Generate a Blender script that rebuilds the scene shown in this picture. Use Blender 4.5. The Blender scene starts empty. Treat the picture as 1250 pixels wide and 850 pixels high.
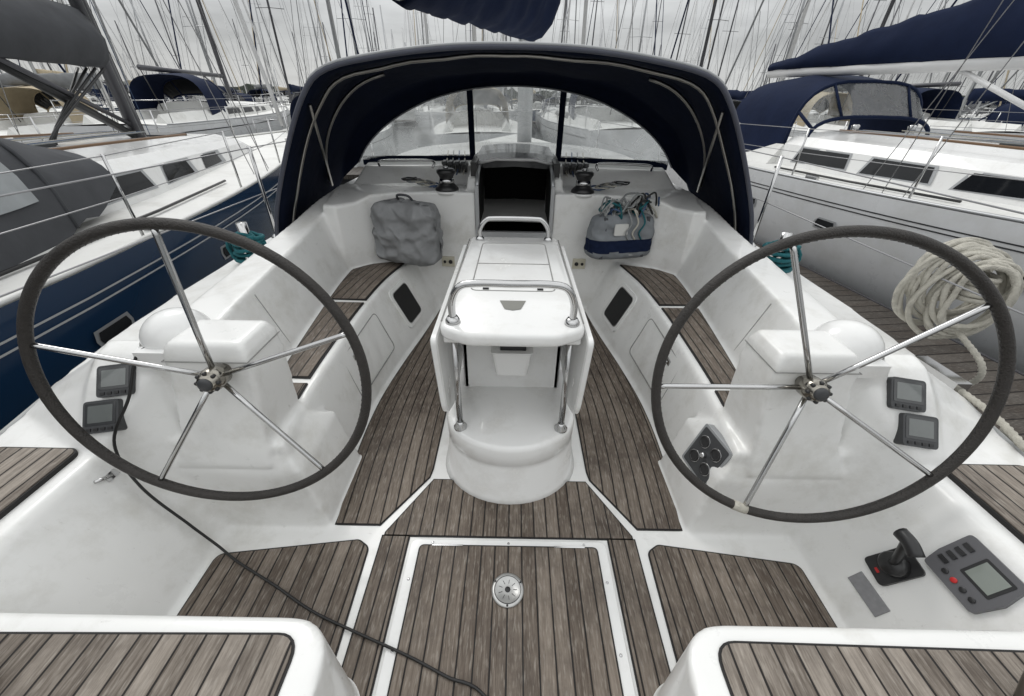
import bpy,bmesh,math,random
from mathutils import Vector,Matrix
from mathutils import noise as mn
random.seed(7)
R=math.radians
scene=bpy.context.scene
scene.view_settings.view_transform='Standard'
scene.view_settings.look='None'
scene.view_settings.exposure=0

# ------------------------------------------------------------ materials
def nn(nt,t,**k):
    n=nt.nodes.new(t)
    for a,b in k.items(): setattr(n,a,b)
    return n
def mat(name,col,rough=.5,metal=0,var=.12,scale=6,bump=0,bscale=40,coat=0,detail=4,spots=None,spec=.5,fine=None):
    m=bpy.data.materials.new(name); m.use_nodes=True
    nt=m.node_tree; b=nt.nodes['Principled BSDF']
    tc=nn(nt,'ShaderNodeTexCoord')
    n=nn(nt,'ShaderNodeTexNoise'); n.inputs['Scale'].default_value=scale; n.inputs['Detail'].default_value=detail
    nt.links.new(tc.outputs['Object'],n.inputs['Vector'])
    mx=nn(nt,'ShaderNodeMix',data_type='RGBA')
    mx.inputs['A'].default_value=(*[c*(1-var) for c in col],1)
    mx.inputs['B'].default_value=(*[min(1,c*(1+var*.6)) for c in col],1)
    nt.links.new(n.outputs['Fac'],mx.inputs['Factor'])
    out=mx.outputs['Result']
    if spots:
        n2=nn(nt,'ShaderNodeTexNoise'); n2.inputs['Scale'].default_value=spots[1]; n2.inputs['Detail'].default_value=10; n2.inputs['Roughness'].default_value=.68
        nt.links.new(tc.outputs['Object'],n2.inputs['Vector'])
        rp=nn(nt,'ShaderNodeMapRange'); rp.inputs['From Min'].default_value=.50; rp.inputs['From Max'].default_value=.76
        rp.inputs['To Max'].default_value=spots[2]
        nt.links.new(n2.outputs['Fac'],rp.inputs['Value'])
        m2=nn(nt,'ShaderNodeMix',data_type='RGBA'); m2.inputs['B'].default_value=(*spots[0],1)
        nt.links.new(rp.outputs['Result'],m2.inputs['Factor']); nt.links.new(out,m2.inputs['A']); out=m2.outputs['Result']
        rr=nn(nt,'ShaderNodeMapRange'); rr.inputs['To Min'].default_value=rough*.8; rr.inputs['To Max'].default_value=rough*1.5
        nt.links.new(n2.outputs['Fac'],rr.inputs['Value']); nt.links.new(rr.outputs['Result'],b.inputs['Roughness'])
    if fine:
        # thin scuff marks and specks
        mp=nn(nt,'ShaderNodeMapping'); mp.inputs['Scale'].default_value=(9,26,14); mp.inputs['Rotation'].default_value=(.4,.3,.6)
        nt.links.new(tc.outputs['Object'],mp.inputs['Vector'])
        n4=nn(nt,'ShaderNodeTexNoise'); n4.inputs['Scale'].default_value=1.6; n4.inputs['Detail'].default_value=9; n4.inputs['Roughness'].default_value=.75
        nt.links.new(mp.outputs[0],n4.inputs['Vector'])
        r4=nn(nt,'ShaderNodeMapRange'); r4.inputs['From Min'].default_value=.62; r4.inputs['From Max'].default_value=.72; r4.inputs['To Max'].default_value=fine
        nt.links.new(n4.outputs['Fac'],r4.inputs['Value'])
        m5=nn(nt,'ShaderNodeMix',data_type='RGBA'); m5.inputs['B'].default_value=(.25,.235,.20,1)
        nt.links.new(r4.outputs['Result'],m5.inputs['Factor']); nt.links.new(out,m5.inputs['A']); out=m5.outputs['Result']
    nt.links.new(out,b.inputs['Base Color'])
    if not spots: b.inputs['Roughness'].default_value=rough
    b.inputs['Metallic'].default_value=metal
    b.inputs['Coat Weight'].default_value=coat; b.inputs['Specular IOR Level'].default_value=spec
    if bump:
        n3=nn(nt,'ShaderNodeTexNoise'); n3.inputs['Scale'].default_value=bscale; n3.inputs['Detail'].default_value=5
        nt.links.new(tc.outputs['Object'],n3.inputs['Vector'])
        bp=nn(nt,'ShaderNodeBump'); bp.inputs['Strength'].default_value=bump; bp.inputs['Distance'].default_value=.01
        nt.links.new(n3.outputs['Fac'],bp.inputs['Height']); nt.links.new(bp.outputs['Normal'],b.inputs['Normal'])
    return m
GEL=mat('gelcoat_white',(.80,.80,.785),.26,var=.06,scale=2.5,coat=.3,spots=((.40,.38,.32),4.0,.48),fine=.35)
GEL2=mat('gelcoat_smooth',(.81,.81,.80),.22,var=.03,scale=3,coat=.4,spots=((.48,.46,.41),6,.36),fine=.22)
DECKW=mat('deck_white',(.72,.72,.70),.5,var=.08,scale=5,spots=((.36,.35,.31),2,.55))
HULLW=mat('hull_white',(.70,.71,.72),.25,var=.06,scale=1.2,coat=.4,spots=((.40,.39,.34),1.5,.4))
HULLB=mat('hull_navy',(.010,.035,.085),.15,var=.2,scale=1,coat=.6)
NAVY=mat('canvas_navy_shaded',(.0045,.008,.022),.9,var=.35,scale=5,bump=.5,bscale=14,spec=.12)  # darkened copy of the navy: shade under the hood put into the colour
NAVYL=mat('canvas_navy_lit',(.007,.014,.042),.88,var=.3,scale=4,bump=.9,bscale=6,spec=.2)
GREYC=mat('canvas_grey',(.20,.205,.21),.85,var=.25,scale=6,bump=.6,bscale=14,spec=.2)
DGREY=mat('canvas_dark_grey',(.075,.078,.085),.85,var=.3,scale=4,bump=.9,bscale=6,spec=.2)
BEIGE=mat('canvas_beige',(.42,.35,.24),.85,var=.2,scale=6,bump=.5)
STEEL=mat('stainless_steel',(.53,.53,.53),.14,1,var=.1,scale=20)
STEELD=mat('frame_steel_dull',(.30,.29,.27),.3,1,var=.2,scale=20)
ALU=mat('aluminium_mast',(.45,.46,.47),.4,.6,var=.1,scale=3)
ALUD=mat('mast_dark',(.10,.10,.11),.4,.4,var=.1,scale=3)
ALUW=mat('mast_white',(.66,.66,.66),.4,0,var=.1,scale=3)
BLACK=mat('black_plastic',(.018,.018,.019),.35,var=.2,scale=20)
RUB=mat('caulk_black',(.013,.012,.012),.7,var=.3,scale=20)
LEATH=mat('wheel_leather',(.030,.026,.023),.5,var=.5,scale=30,bump=.5,bscale=220)
HUB=mat('hub_steel',(.36,.34,.30),.18,1,var=.5,scale=40)
DARK=mat('cabin_shade_black',(.004,.004,.004),.9)  # near-black: shade inside the cabin is painted into its faces
GLASS=mat('dark_acrylic',(.010,.011,.013),.10,var=.2,scale=3)
LCD=mat('lcd_bezel',(.035,.037,.039),.2,var=.1,scale=30,coat=.5)
LCDG=mat('lcd_glass',(.14,.152,.148),.12,var=.15,scale=30,coat=.8)
IGREY=mat('instrument_grey',(.045,.047,.050),.4,var=.1,scale=20)
RED=mat('button_red',(.5,.02,.02),.4)
ROPEW=mat('rope_white',(.50,.48,.42),.85,var=.4,scale=40,bump=.6,bscale=200)
ROPET=mat('rope_teal',(.008,.12,.14),.8,var=.5,scale=60,bump=.6,bscale=200)
ROPEB=mat('rope_blue',(.06,.10,.19),.8,var=.4,scale=60)
ROPEG=mat('rope_grey',(.26,.27,.27),.85,var=.5,scale=60)
CABLE=mat('cable_black',(.010,.010,.010),.45)
BAGG=mat('bag_grey',(.25,.255,.26),.8,var=.3,scale=9,bump=1.0,bscale=12,spec=.25)
BAGD=mat('bag_slate',(.22,.235,.25),.8,var=.3,scale=9,bump=1.0,bscale=12,spec=.25)
WIRE=mat('wire_steel',(.30,.30,.31),.35,.7)
SEAM=mat('seam_grey',(.28,.28,.27),.7)
SOCK=mat('socket_cream',(.55,.52,.42),.5)
HEM=mat('hem_grey',(.07,.075,.10),.6)
BLKW=mat('window_black',(.006,.006,.007),.5,spec=.3)
TRAIL=mat('teak_rail',(.16,.09,.045),.6)

def vinyl():
    m=bpy.data.materials.new('clear_vinyl'); m.use_nodes=True; nt=m.node_tree
    for n in list(nt.nodes): nt.nodes.remove(n)
    o=nn(nt,'ShaderNodeOutputMaterial'); tr=nn(nt,'ShaderNodeBsdfTransparent'); tr.inputs[0].default_value=(.80,.82,.82,1)
    gl=nn(nt,'ShaderNodeBsdfGlossy'); gl.inputs['Roughness'].default_value=.10
    df=nn(nt,'ShaderNodeBsdfTranslucent'); df.inputs[0].default_value=(.60,.62,.62,1)
    tc=nn(nt,'ShaderNodeTexCoord'); no=nn(nt,'ShaderNodeTexNoise'); no.inputs['Scale'].default_value=3.5; no.inputs['Detail'].default_value=5; no.inputs['Distortion'].default_value=1.2
    nt.links.new(tc.outputs['Object'],no.inputs['Vector'])
    mr=nn(nt,'ShaderNodeMapRange'); mr.inputs['From Min'].default_value=.35; mr.inputs['From Max'].default_value=.72; mr.inputs['To Min'].default_value=.12; mr.inputs['To Max'].default_value=.46
    nt.links.new(no.outputs['Fac'],mr.inputs['Value'])
    bp=nn(nt,'ShaderNodeBump'); bp.inputs['Strength'].default_value=.5; bp.inputs['Distance'].default_value=.05
    nt.links.new(no.outputs['Fac'],bp.inputs['Height']); nt.links.new(bp.outputs['Normal'],gl.inputs['Normal'])
    m1=nn(nt,'ShaderNodeMixShader'); m2=nn(nt,'ShaderNodeMixShader'); m1.inputs[0].default_value=.14
    nt.links.new(mr.outputs['Result'],m2.inputs[0])
    nt.links.new(tr.outputs[0],m1.inputs[1]); nt.links.new(gl.outputs[0],m1.inputs[2])
    nt.links.new(m1.outputs[0],m2.inputs[1]); nt.links.new(df.outputs[0],m2.inputs[2]); nt.links.new(m2.outputs[0],o.inputs[0])
    return m
VINYL=vinyl()

def teak(name,pw=.052,c1=(.092,.071,.055),c2=(.255,.215,.178),dark=.78,caulk=.10,gapcol=(.010,.008,.007),grey=.38,width_jit=.05):
    m=bpy.data.materials.new(name); m.use_nodes=True; nt=m.node_tree; b=nt.nodes['Principled BSDF']; L=nt.links.new
    at=nn(nt,'ShaderNodeAttribute',attribute_name='puv'); sp=nn(nt,'ShaderNodeSeparateXYZ'); L(at.outputs['Vector'],sp.inputs[0])
    def M(op,a,bb=None,clamp=False):
        n=nn(nt,'ShaderNodeMath',operation=op); n.use_clamp=clamp
        for i,v in enumerate((a,bb)):
            if v is None: continue
            if isinstance(v,(int,float)): n.inputs[i].default_value=v
            else: L(v,n.inputs[i])
        return n.outputs[0]
    u=M('DIVIDE',sp.outputs[0],pw); fl=M('FLOOR',u); fr=M('FRACT',u)
    wn=nn(nt,'ShaderNodeTexWhiteNoise',noise_dimensions='1D'); L(fl,wn.inputs['W'])
    wv=nn(nt,'ShaderNodeTexNoise'); wv.inputs['Scale'].default_value=9; wv.inputs['Detail'].default_value=4; L(at.outputs['Vector'],wv.inputs['Vector'])
    d=M('ABSOLUTE',M('SUBTRACT',fr,.5)); dd=M('ADD',d,M('MULTIPLY',M('SUBTRACT',wv.outputs['Fac'],.5),width_jit)); cm=M('GREATER_THAN',dd,.5-caulk/2)
    ed=nn(nt,'ShaderNodeMapRange'); ed.inputs['From Min'].default_value=.34; ed.inputs['From Max'].default_value=.5-caulk/2; ed.inputs['To Max'].default_value=.45; L(dd,ed.inputs['Value'])
    cb=nn(nt,'ShaderNodeCombineXYZ'); L(M('MULTIPLY',sp.outputs[0],120),cb.inputs[0]); L(M('ADD',M('MULTIPLY',sp.outputs[1],6),M('MULTIPLY',wn.outputs['Value'],37)),cb.inputs[1]); L(sp.outputs[2],cb.inputs[2])
    g=nn(nt,'ShaderNodeTexNoise'); g.inputs['Scale'].default_value=1; g.inputs['Detail'].default_value=8; g.inputs['Roughness'].default_value=.72; L(cb.outputs[0],g.inputs['Vector'])
    bl=nn(nt,'ShaderNodeTexNoise'); bl.inputs['Scale'].default_value=3.3; bl.inputs['Detail'].default_value=9; bl.inputs['Roughness'].default_value=.66; L(at.outputs['Vector'],bl.inputs['Vector'])
    f=M('ADD',M('MULTIPLY',g.outputs['Fac'],2.6),M('MULTIPLY',wn.outputs['Value'],.6)); f=M('SUBTRACT',f,1.12,True)
    mx=nn(nt,'ShaderNodeMix',data_type='RGBA'); mx.inputs['A'].default_value=(*c1,1); mx.inputs['B'].default_value=(*c2,1); L(f,mx.inputs['Factor'])
    mr=nn(nt,'ShaderNodeMapRange'); mr.inputs['From Min'].default_value=.44; mr.inputs['From Max'].default_value=.66; mr.inputs['To Max'].default_value=dark; L(bl.outputs['Fac'],mr.inputs['Value'])
    m2=nn(nt,'ShaderNodeMix',data_type='RGBA'); m2.inputs['B'].default_value=(.042,.029,.021,1); L(mx.outputs['Result'],m2.inputs['A']); L(M('MAXIMUM',mr.outputs['Result'],ed.outputs['Result']),m2.inputs['Factor'])
    sk=nn(nt,'ShaderNodeTexNoise'); sk.inputs['Scale'].default_value=1; sk.inputs['Detail'].default_value=4
    cb2=nn(nt,'ShaderNodeCombineXYZ'); L(M('MULTIPLY',sp.outputs[0],130),cb2.inputs[0]); L(M('MULTIPLY',sp.outputs[1],22),cb2.inputs[1]); L(cb2.outputs[0],sk.inputs['Vector'])
    ms=nn(nt,'ShaderNodeMapRange'); ms.inputs['From Min'].default_value=.53; ms.inputs['From Max'].default_value=.70; ms.inputs['To Max'].default_value=grey; L(sk.outputs['Fac'],ms.inputs['Value'])
    m4=nn(nt,'ShaderNodeMix',data_type='RGBA'); m4.inputs['B'].default_value=(.42,.385,.34,1); L(m2.outputs['Result'],m4.inputs['A']); L(ms.outputs['Result'],m4.inputs['Factor'])
    m3=nn(nt,'ShaderNodeMix',data_type='RGBA'); m3.inputs['B'].default_value=(*gapcol,1); L(m4.outputs['Result'],m3.inputs['A']); L(cm,m3.inputs['Factor'])
    L(m3.outputs['Result'],b.inputs['Base Color'])
    rr=nn(nt,'ShaderNodeMapRange'); rr.inputs['From Min'].default_value=.4; rr.inputs['From Max'].default_value=.7; rr.inputs['To Min'].default_value=.70; rr.inputs['To Max'].default_value=.42; L(bl.outputs['Fac'],rr.inputs['Value']); L(rr.outputs['Result'],b.inputs['Roughness'])
    b.inputs['Specular IOR Level'].default_value=.35
    h=M('SUBTRACT',M('MULTIPLY',g.outputs['Fac'],.6),M('MULTIPLY',cm,.8))
    bp=nn(nt,'ShaderNodeBump'); bp.inputs['Strength'].default_value=.9; bp.inputs['Distance'].default_value=.004; L(h,bp.inputs['Height']); L(bp.outputs['Normal'],b.inputs['Normal'])
    return m
TEAK=teak('teak_deck')
TEAKL=teak('teak_seat',c1=(.12,.099,.081),c2=(.34,.30,.258),dark=.58)
DOCKM=teak('dock_boards',pw=.14,c1=(.036,.031,.027),c2=(.105,.094,.083),dark=.6,caulk=.09,grey=.2)

# ------------------------------------------------------------ mesh builder
def catmull(P,n):
    P=[Vector(p) for p in P]; out=[]
    Q=[2*P[0]-P[1]]+P+[2*P[-1]-P[-2]]
    S=len(P)-1
    for k in range(n):
        t=k/(n-1)*S; i=min(int(t),S-1); f=t-i
        a,b,c,d=Q[i:i+4]
        out.append(.5*((2*b)+(c-a)*f+(2*a-5*b+4*c-d)*f*f+(3*b-a-3*c+d)*f**3))
    return out
class MB:
    def __init__(s): s.v=[];s.f=[];s.m=[];s.sm=[];s.mats=[];s.puv=None
    def mi(s,m):
        if m not in s.mats: s.mats.append(m)
        return s.mats.index(m)
    def add(s,v,f,m,sm=True,M=None):
        o=len(s.v); i=s.mi(m)
        s.v+=[tuple(M@Vector(p)) if M else tuple(p) for p in v]
        for q in f: s.f.append([a+o for a in q]); s.m.append(i); s.sm.append(sm)
        return s
    def box(s,x0,x1,y0,y1,z0,z1,m,M=None,sm=False):
        v=[(x,y,z) for z in(z0,z1) for y in(y0,y1) for x in(x0,x1)]
        return s.add(v,[(0,2,3,1),(4,5,7,6),(0,1,5,4),(2,6,7,3),(0,4,6,2),(1,3,7,5)],m,sm,M)
    def loft(s,rings,m,cap=True,closed=True,sm=False,M=None):
        n=len(rings[0]); v=[p for r in rings for p in r]; f=[]
        for i in range(len(rings)-1):
            for j in range(n if closed else n-1):
                k=(j+1)%n; f.append((i*n+j,i*n+k,(i+1)*n+k,(i+1)*n+j))
        if cap and closed: f.append(tuple(range(n))[::-1]); f.append(tuple((len(rings)-1)*n+j for j in range(n)))
        return s.add(v,f,m,sm,M)
    def prism(s,poly,z0,z1,m,M=None,sm=False):
        return s.loft([[(x,y,z0) for x,y in poly],[(x,y,z1) for x,y in poly]],m,M=M,sm=sm)
    def tube(s,pts,r,m,seg=8,M=None,twist=0,closed=False,r2=None):
        P=[Vector(p) for p in pts]; n=len(P); rings=[]; up=None; L=0
        for i in range(n):
            if closed: d=P[(i+1)%n]-P[i-1]
            else: d=P[min(i+1,n-1)]-P[max(i-1,0)]
            if d.length<1e-9: d=Vector((0,0,1))
            d.normalize()
            if up is None:
                up=Vector((0,0,1)) if abs(d.z)<.9 else Vector((1,0,0))
            up=(up-d*up.dot(d))
            if up.length<1e-6: up=d.orthogonal()
            up.normalize(); sd=d.cross(up)
            if i: L+=(P[i]-P[i-1]).length
            rr=r if r2 is None else r+(r2-r)*i/(n-1)
            ring=[]
            for j in range(seg):
                a=2*math.pi*j/seg; q=rr
                if twist: q=rr*(1+.16*math.cos(3*a-L*twist))
                ring.append(P[i]+(up*math.cos(a)+sd*math.sin(a))*q)
            rings.append(ring)
        if closed: rings.append(rings[0])
        return s.loft(rings,m,cap=not closed,sm=True,M=M)
    def lathe(s,prof,m,seg=24,M=None,sm=True):
        rings=[[(r*math.cos(2*math.pi*j/seg),r*math.sin(2*math.pi*j/seg),z) for j in range(seg)] for r,z in prof]
        return s.loft(rings,m,sm=sm,M=M)
    def build(s,name,parent=None,recalc=True,bevel=0,data_only=False):
        me=bpy.data.meshes.new(name); me.from_pydata(s.v,[],s.f)
        for m in s.mats: me.materials.append(m)
        me.polygons.foreach_set('material_index',s.m); me.polygons.foreach_set('use_smooth',s.sm)
        if s.puv:
            at=me.attributes.new('puv','FLOAT_VECTOR','POINT'); at.data.foreach_set('vector',[c for p in s.puv for c in p])
        if recalc:
            b=bmesh.new(); b.from_mesh(me); bmesh.ops.recalc_face_normals(b,faces=b.faces); b.to_mesh(me); b.free()
        me.update()
        if data_only: return me
        o=bpy.data.objects.new(name,me); scene.collection.objects.link(o)
        if parent: o.parent=parent
        if bevel:
            bv=o.modifiers.new('b','BEVEL'); bv.width=bevel; bv.segments=3; bv.limit_method='ANGLE'; bv.angle_limit=R(40)
        return o
def empty(name,loc=(0,0,0),rz=0,parent=None):
    e=bpy.data.objects.new(name,None); e.empty_display_size=.1; scene.collection.objects.link(e); e.location=loc; e.rotation_euler=(0,0,rz)
    if parent: e.parent=parent
    return e
def rpoly(P,r,n=6):
    out=[];N=len(P)
    if not isinstance(r,(list,tuple)): r=[r]*N
    for i in range(N):
        p=Vector(P[i]);a=Vector(P[i-1])-p;b=Vector(P[(i+1)%N])-p
        la,lb=a.length,b.length;a.normalize();b.normalize()
        if r[i]<=0: out.append((p.x,p.y));continue
        an=math.acos(max(-1,min(1,a.dot(b)))); d=min(r[i]/math.tan(an/2),la*.48,lb*.48)
        p0=p+a*d;p1=p+b*d
        for k in range(n+1):
            t=k/n; q=p0*(1-t)**2+p*2*t*(1-t)+p1*t*t; out.append((q.x,q.y))
    return out
def offs(P,d):
    N=len(P);A=sum(P[i][0]*P[(i+1)%N][1]-P[(i+1)%N][0]*P[i][1] for i in range(N)); sg=1 if A>0 else -1
    out=[]
    for i in range(N):
        a=Vector(P[i])-Vector(P[i-1]);b=Vector(P[(i+1)%N])-Vector(P[i])
        if a.length<1e-7:a=b
        if b.length<1e-7:b=a
        a.normalize();b.normalize()
        n=Vector((a.y+b.y,-a.x-b.x))*sg
        if n.length<1e-6:n=Vector((a.y,-a.x))*sg
        n.normalize(); k=1/max(.4,n.dot(Vector((a.y,-a.x))*sg))
        out.append((P[i][0]+n.x*d*k,P[i][1]+n.y*d*k))
    return out
def panel(name,pts,z,parent,mt=None,ang=0,th=.007,edge=.006,r=.02,u0=0):
    mt=mt or TEAK
    P=rpoly(pts,r); b=MB()
    b.prism(offs(P,edge),z-.012,z+th-.003,RUB)
    b.prism(P,z-.01,z+th,mt)
    c,s_=math.cos(ang),math.sin(ang)
    b.puv=[((x*c+y*s_)-u0,-x*s_+y*c,0) for x,y,zz in b.v]
    return b.build(name,parent)
def strip(name,y0,y1,fi,fo,ref,z,sgn,parent,mt=None,n=14,th=.007,edge=.006,sl0=0,sl1=0):
    mt=mt or TEAK; b=MB()
    pu=[]
    for e,zz,m_ in ((edge,z+th-.003,RUB),(0,z+th,mt)):
        rows=[]
        for i in range(n+1):
            t=i/n; row=[]
            for j in range(5):
                s=j/4; yy=(y0-e+sl0*s)+((y1+e+sl1*s)-(y0-e+sl0*s))*t
                x=(fi(yy)-e)+((fo(yy)+e)-(fi(yy)-e))*s
                row.append((sgn*x,yy,zz)); pu.append((x-ref(yy)+sgn*.4,yy,sgn))
            rows.append(row)
        b.loft(rows,m_,closed=False,cap=False)
        ring=[r[0] for r in rows]+rows[-1][1:]+[r[-1] for r in rows[::-1]][1:]+rows[0][::-1][1:-1]
        b.loft([ring,[(x,y,z-.012) for x,y,_ in ring]],RUB,cap=False)
        pu+= [(abs(x)-ref(y),y,0) for x,y,_ in ring]*2
    b.puv=pu
    return b.build(name,parent,recalc=False)
def lerpf(T):
    def f(y):
        if y<=T[0][0]: return T[0][1]
        for (a,b),(c,d) in zip(T,T[1:]):
            if y<=c:
                t=(y-a)/(c-a); return b+(d-b)*t
        return T[-1][1]
    return f
def smf(T):
    P=catmull([(a,b,0) for a,b in T],60); return lerpf([(p.x,p.y) for p in P])

# ------------------------------------------------------------ OUR BOAT
boat=empty('sailboat')
XS=smf([(.9,.74),(1.3,.785),(1.7,.79),(2.1,.745),(2.5,.68),(2.85,.635),(3.2,.60)])
XB=smf([(.9,.83),(1.3,.875),(1.7,.89),(2.1,.89),(2.5,.865),(2.85,.80),(3.2,.74)])
XO=smf([(.9,1.02),(1.3,1.06),(1.7,1.11),(2.1,1.155),(2.5,1.19),(2.85,1.19),(3.2,1.15)])
XC=smf([(.9,1.10),(1.3,1.16),(1.7,1.22),(2.1,1.27),(2.5,1.30),(2.85,1.27),(3.2,1.20)])
ZC=smf([(.9,.62),(1.1,.72),(1.4,.745),(1.9,.75),(2.3,.765),(2.6,.81),(2.85,.88),(3.2,.95)])
XH=smf([(-1,1.74),(.5,1.80),(1.5,1.84),(3,1.86),(4.4,1.84)])
ZD=smf([(-1,.46),(.8,.46),(1.3,.53),(2,.57),(4.4,.60)])
mo=MB()
mo.box(-1.35,1.35,-.7,3.1,-.15,0,GEL)
for s in(1,-1):
    rings=[]
    for i in range(16):
        y=1.14+i*.133
        cw_=.20-.08*max(0,min(1,(y-2.2)/.8))
        rings.append([(s*x,y,z) for x,z in[(XS(y),-.1),(XS(y),.0),(XB(y)-.01,.40),(XB(y),.42),(XO(y),.425),(XC(y),ZC(y)),(XC(y)+cw_,ZC(y)-.01),(XC(y)+cw_+.08,ZD(y)+.03),(XH(y),ZD(y)),(XH(y)-.02,-.1)]])
    mo.loft(rings,GEL)
    rings=[]
    for y in(.98,1.16): rings.append([(s*x,y,z) for x,z in[(XS(y),-.1),(XS(y),.0),(XB(y)-.01,.40),(XB(y),.42),(1.25,.425),(1.25,-.1)]])
    mo.loft(rings,GEL)
    rings=[]
    for y,zt,xi in((-.7,.455,1.42),(.3,.455,1.42),(.90,.455,1.42),(.915,.49,1.40),(1.06,.655,1.27),(1.13,.715,1.21),(1.2,.735,1.17)):
        rings.append([(s*x,y,z) for x,z in[(1.15,-.1),(1.15,0),(xi-.02,zt-.02),(xi,zt),(max(1.48,xi+.05),zt),(max(1.53,xi+.1),max(.47,zt-.05)),(XH(y),ZD(y)),(XH(y)-.02,-.1)]])
    mo.loft(rings,GEL)
    def q(x0,x1,y0,y1,z): return [(s*x0,y0,z),(s*x1,y0,z),(s*x1,y1,z),(s*x0,y1,z)]
    mo.loft([q(.72,1.25,.92,1.3,-.05),q(.745,1.25,.93,1.3,.06),q(.79,1.25,.95,1.3,.30),q(.84,1.25,.985,1.2,.38)],GEL)
    mo.loft([q(.89,1.24,.95,1.22,.33),q(.88,1.19,.975,1.22,.45),q(.86,1.14,1.01,1.22,.70),q(.86,1.135,1.02,1.21,.79),q(.875,1.115,1.035,1.20,.825)],GEL)
    mo.loft([q(1.05,1.33,1.06,1.34,.5),q(1.05,1.31,1.08,1.32,.74),q(1.08,1.29,1.10,1.29,.75)],GEL)
    P=rpoly([(.42,-.6),(.42,.44),(1.40,.44),(1.40,-.6)],[0,.13,0,0],8)
    mo.loft([[(s*x,y,-.05) for x,y in P],[(s*x,y,.405) for x,y in P]],GEL)
    P=[(.29,2.95),(.6,2.95)]+[(.6+.1*k,2.95-.36*((.1*k)/.65)**2.4) for k in range(1,7)]+[(1.29,2.66),(1.34,3.1),(1.34,3.9),(.29,3.9)]
    mo.loft([[(s*x,y,-.1) for x,y in P],[(s*x,y,.92 if y>2.8 else .88) for x,y in P]],GEL)
    mo.loft([[(s*.33,3.18,.85),(s*1.28,3.06,.85),(s*1.36,3.9,.85),(s*.33,3.9,.85)],[(s*.33,3.40,1.045),(s*1.20,3.36,1.03),(s*1.30,3.9,1.03),(s*.33,3.9,1.055)]],GEL)
    mo.loft([[(s*.285,2.97,.85),(s*.36,2.97,.85),(s*.36,3.75,.85),(s*.285,3.75,.85)],[(s*.285,3.06,1.0),(s*.355,3.06,1.0),(s*.355,3.75,1.11),(s*.285,3.75,1.11)]],GEL)
mo.box(-.35,.35,2.95,3.04,-.1,.62,GEL)
co=mo.build('cockpit_moulding',boat)
rm=co.modifiers.new('r','REMESH'); rm.mode='VOXEL'; rm.voxel_size=.0105; rm.use_smooth_shade=True
sm=co.modifiers.new('s','SMOOTH'); sm.factor=.5; sm.iterations=6

for s in(1,-1):
    sx=lambda L:[(s*x,y) for x,y in L]
    panel('helm_sole_teak',sx([(.545,.40),(.555,.84),(.60,.868),(1.12,.80),(1.12,.40)]),0,boat,r=.03)
    strip('bench_teak_forward',2.18,2.86,lambda y:XB(y)+.035,lambda y:XO(y)-.02,XB,.425,s,boat,sl1=-.12)
    strip('bench_teak_mid',1.38,2.13,lambda y:XB(y)+.035,lambda y:XO(y)-.02,XB,.425,s,boat)
    strip('bench_teak_aft',1.12,1.33,lambda y:XB(y)+.03,lambda y:XO(y)-.02,XB,.425,s,boat,n=4)
    strip('side_sole_teak',.94,2.88,lambda y:(.37+max(0,1.19-y)*.66) if y<1.19 else .37,lambda y:XS(y)-.028,lambda y:XS(y)*.6,0,s,boat,n=40)
    panel('helm_seat_teak',sx([(.50,-.5),(.50,.395),(1.27,.385),(1.33,.30),(1.33,-.5)]),.405,boat,TEAKL,r=.05,u0=.01)
    panel('aft_deck_teak',sx([(1.475,-.6),(1.475,.90),(1.765,.90),(1.755,-.6)]),.467,boat,TEAKL,r=[0,.03,.03,0],ang=0)
panel('centre_sole_teak',[(-.35,1.165),(.35,1.165),(.50,.905),(.50,.895),(-.50,.895),(-.50,.905)],0,boat,ang=0,r=0)
for s in(1,-1): panel('centre_sole_teak_side',[(s*.405,.2),(s*.405,.888),(s*.508,.888),(s*.508,.2)],0,boat,r=0)
hb=MB(); O=rpoly([(-.388,.876),(.388,.876),(.388,.05),(-.388,.05)],.03)
hb.prism(O,-.01,.012,GEL2); hb.build('sole_hatch_frame',boat,bevel=.003)
panel('sole_hatch_teak',[(-.345,.845),(.345,.845),(.345,.09),(-.345,.09)],.012,boat,r=.015,u0=.0)
sc=MB()
for x in(-.365,.365):
    for y in(.25,.5,.72): sc.lathe([(.005,.011),(.005,.0140),(.003,.0145)],STEEL,10,Matrix.Translation((x,y,0)))
for x in(-.3,0,.3): sc.lathe([(.005,.011),(.005,.0140),(.003,.0145)],STEEL,10,Matrix.Translation((x,.861,0)))
sc.box(-.30,-.18,.843,.849,.018,.022,STEEL);sc.box(.18,.30,.843,.849,.018,.022,STEEL)
sc.build('hatch_screws',boat)
BRUSH=mat('brushed_steel',(.50,.50,.49),.34,.75,var=.2,scale=60)
dr=MB(); D=Matrix.Translation((0,.685,.02))
dr.lathe([(.058,0),(.058,.004),(.050,.006),(.044,.0055),(.043,.0045),(.012,.0045)],BRUSH,36,D)
dr.tube([(.0465*math.cos(k*math.pi/24),.0465*math.sin(k*math.pi/24),.0062) for k in range(48)],.0012,BLACK,6,D,closed=True)
for k in range(9):
    a=k*math.pi/4.5; dr.box(.020,.034,-.0009,.0009,.0042,.0052,BLACK,D@Matrix.Rotation(a,4,'Z'))
for a in(.5,2.6,4.7): dr.lathe([(.004,.005),(.004,.0072),(.002,.0074)],BLACK,8,D@Matrix.Translation((.052*math.cos(a),.052*math.sin(a),-.001)))
dr.lathe([(.010,.004),(.010,.0058),(.004,.006)],BLACK,12,D)
dr.build('deck_fitting')

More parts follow.
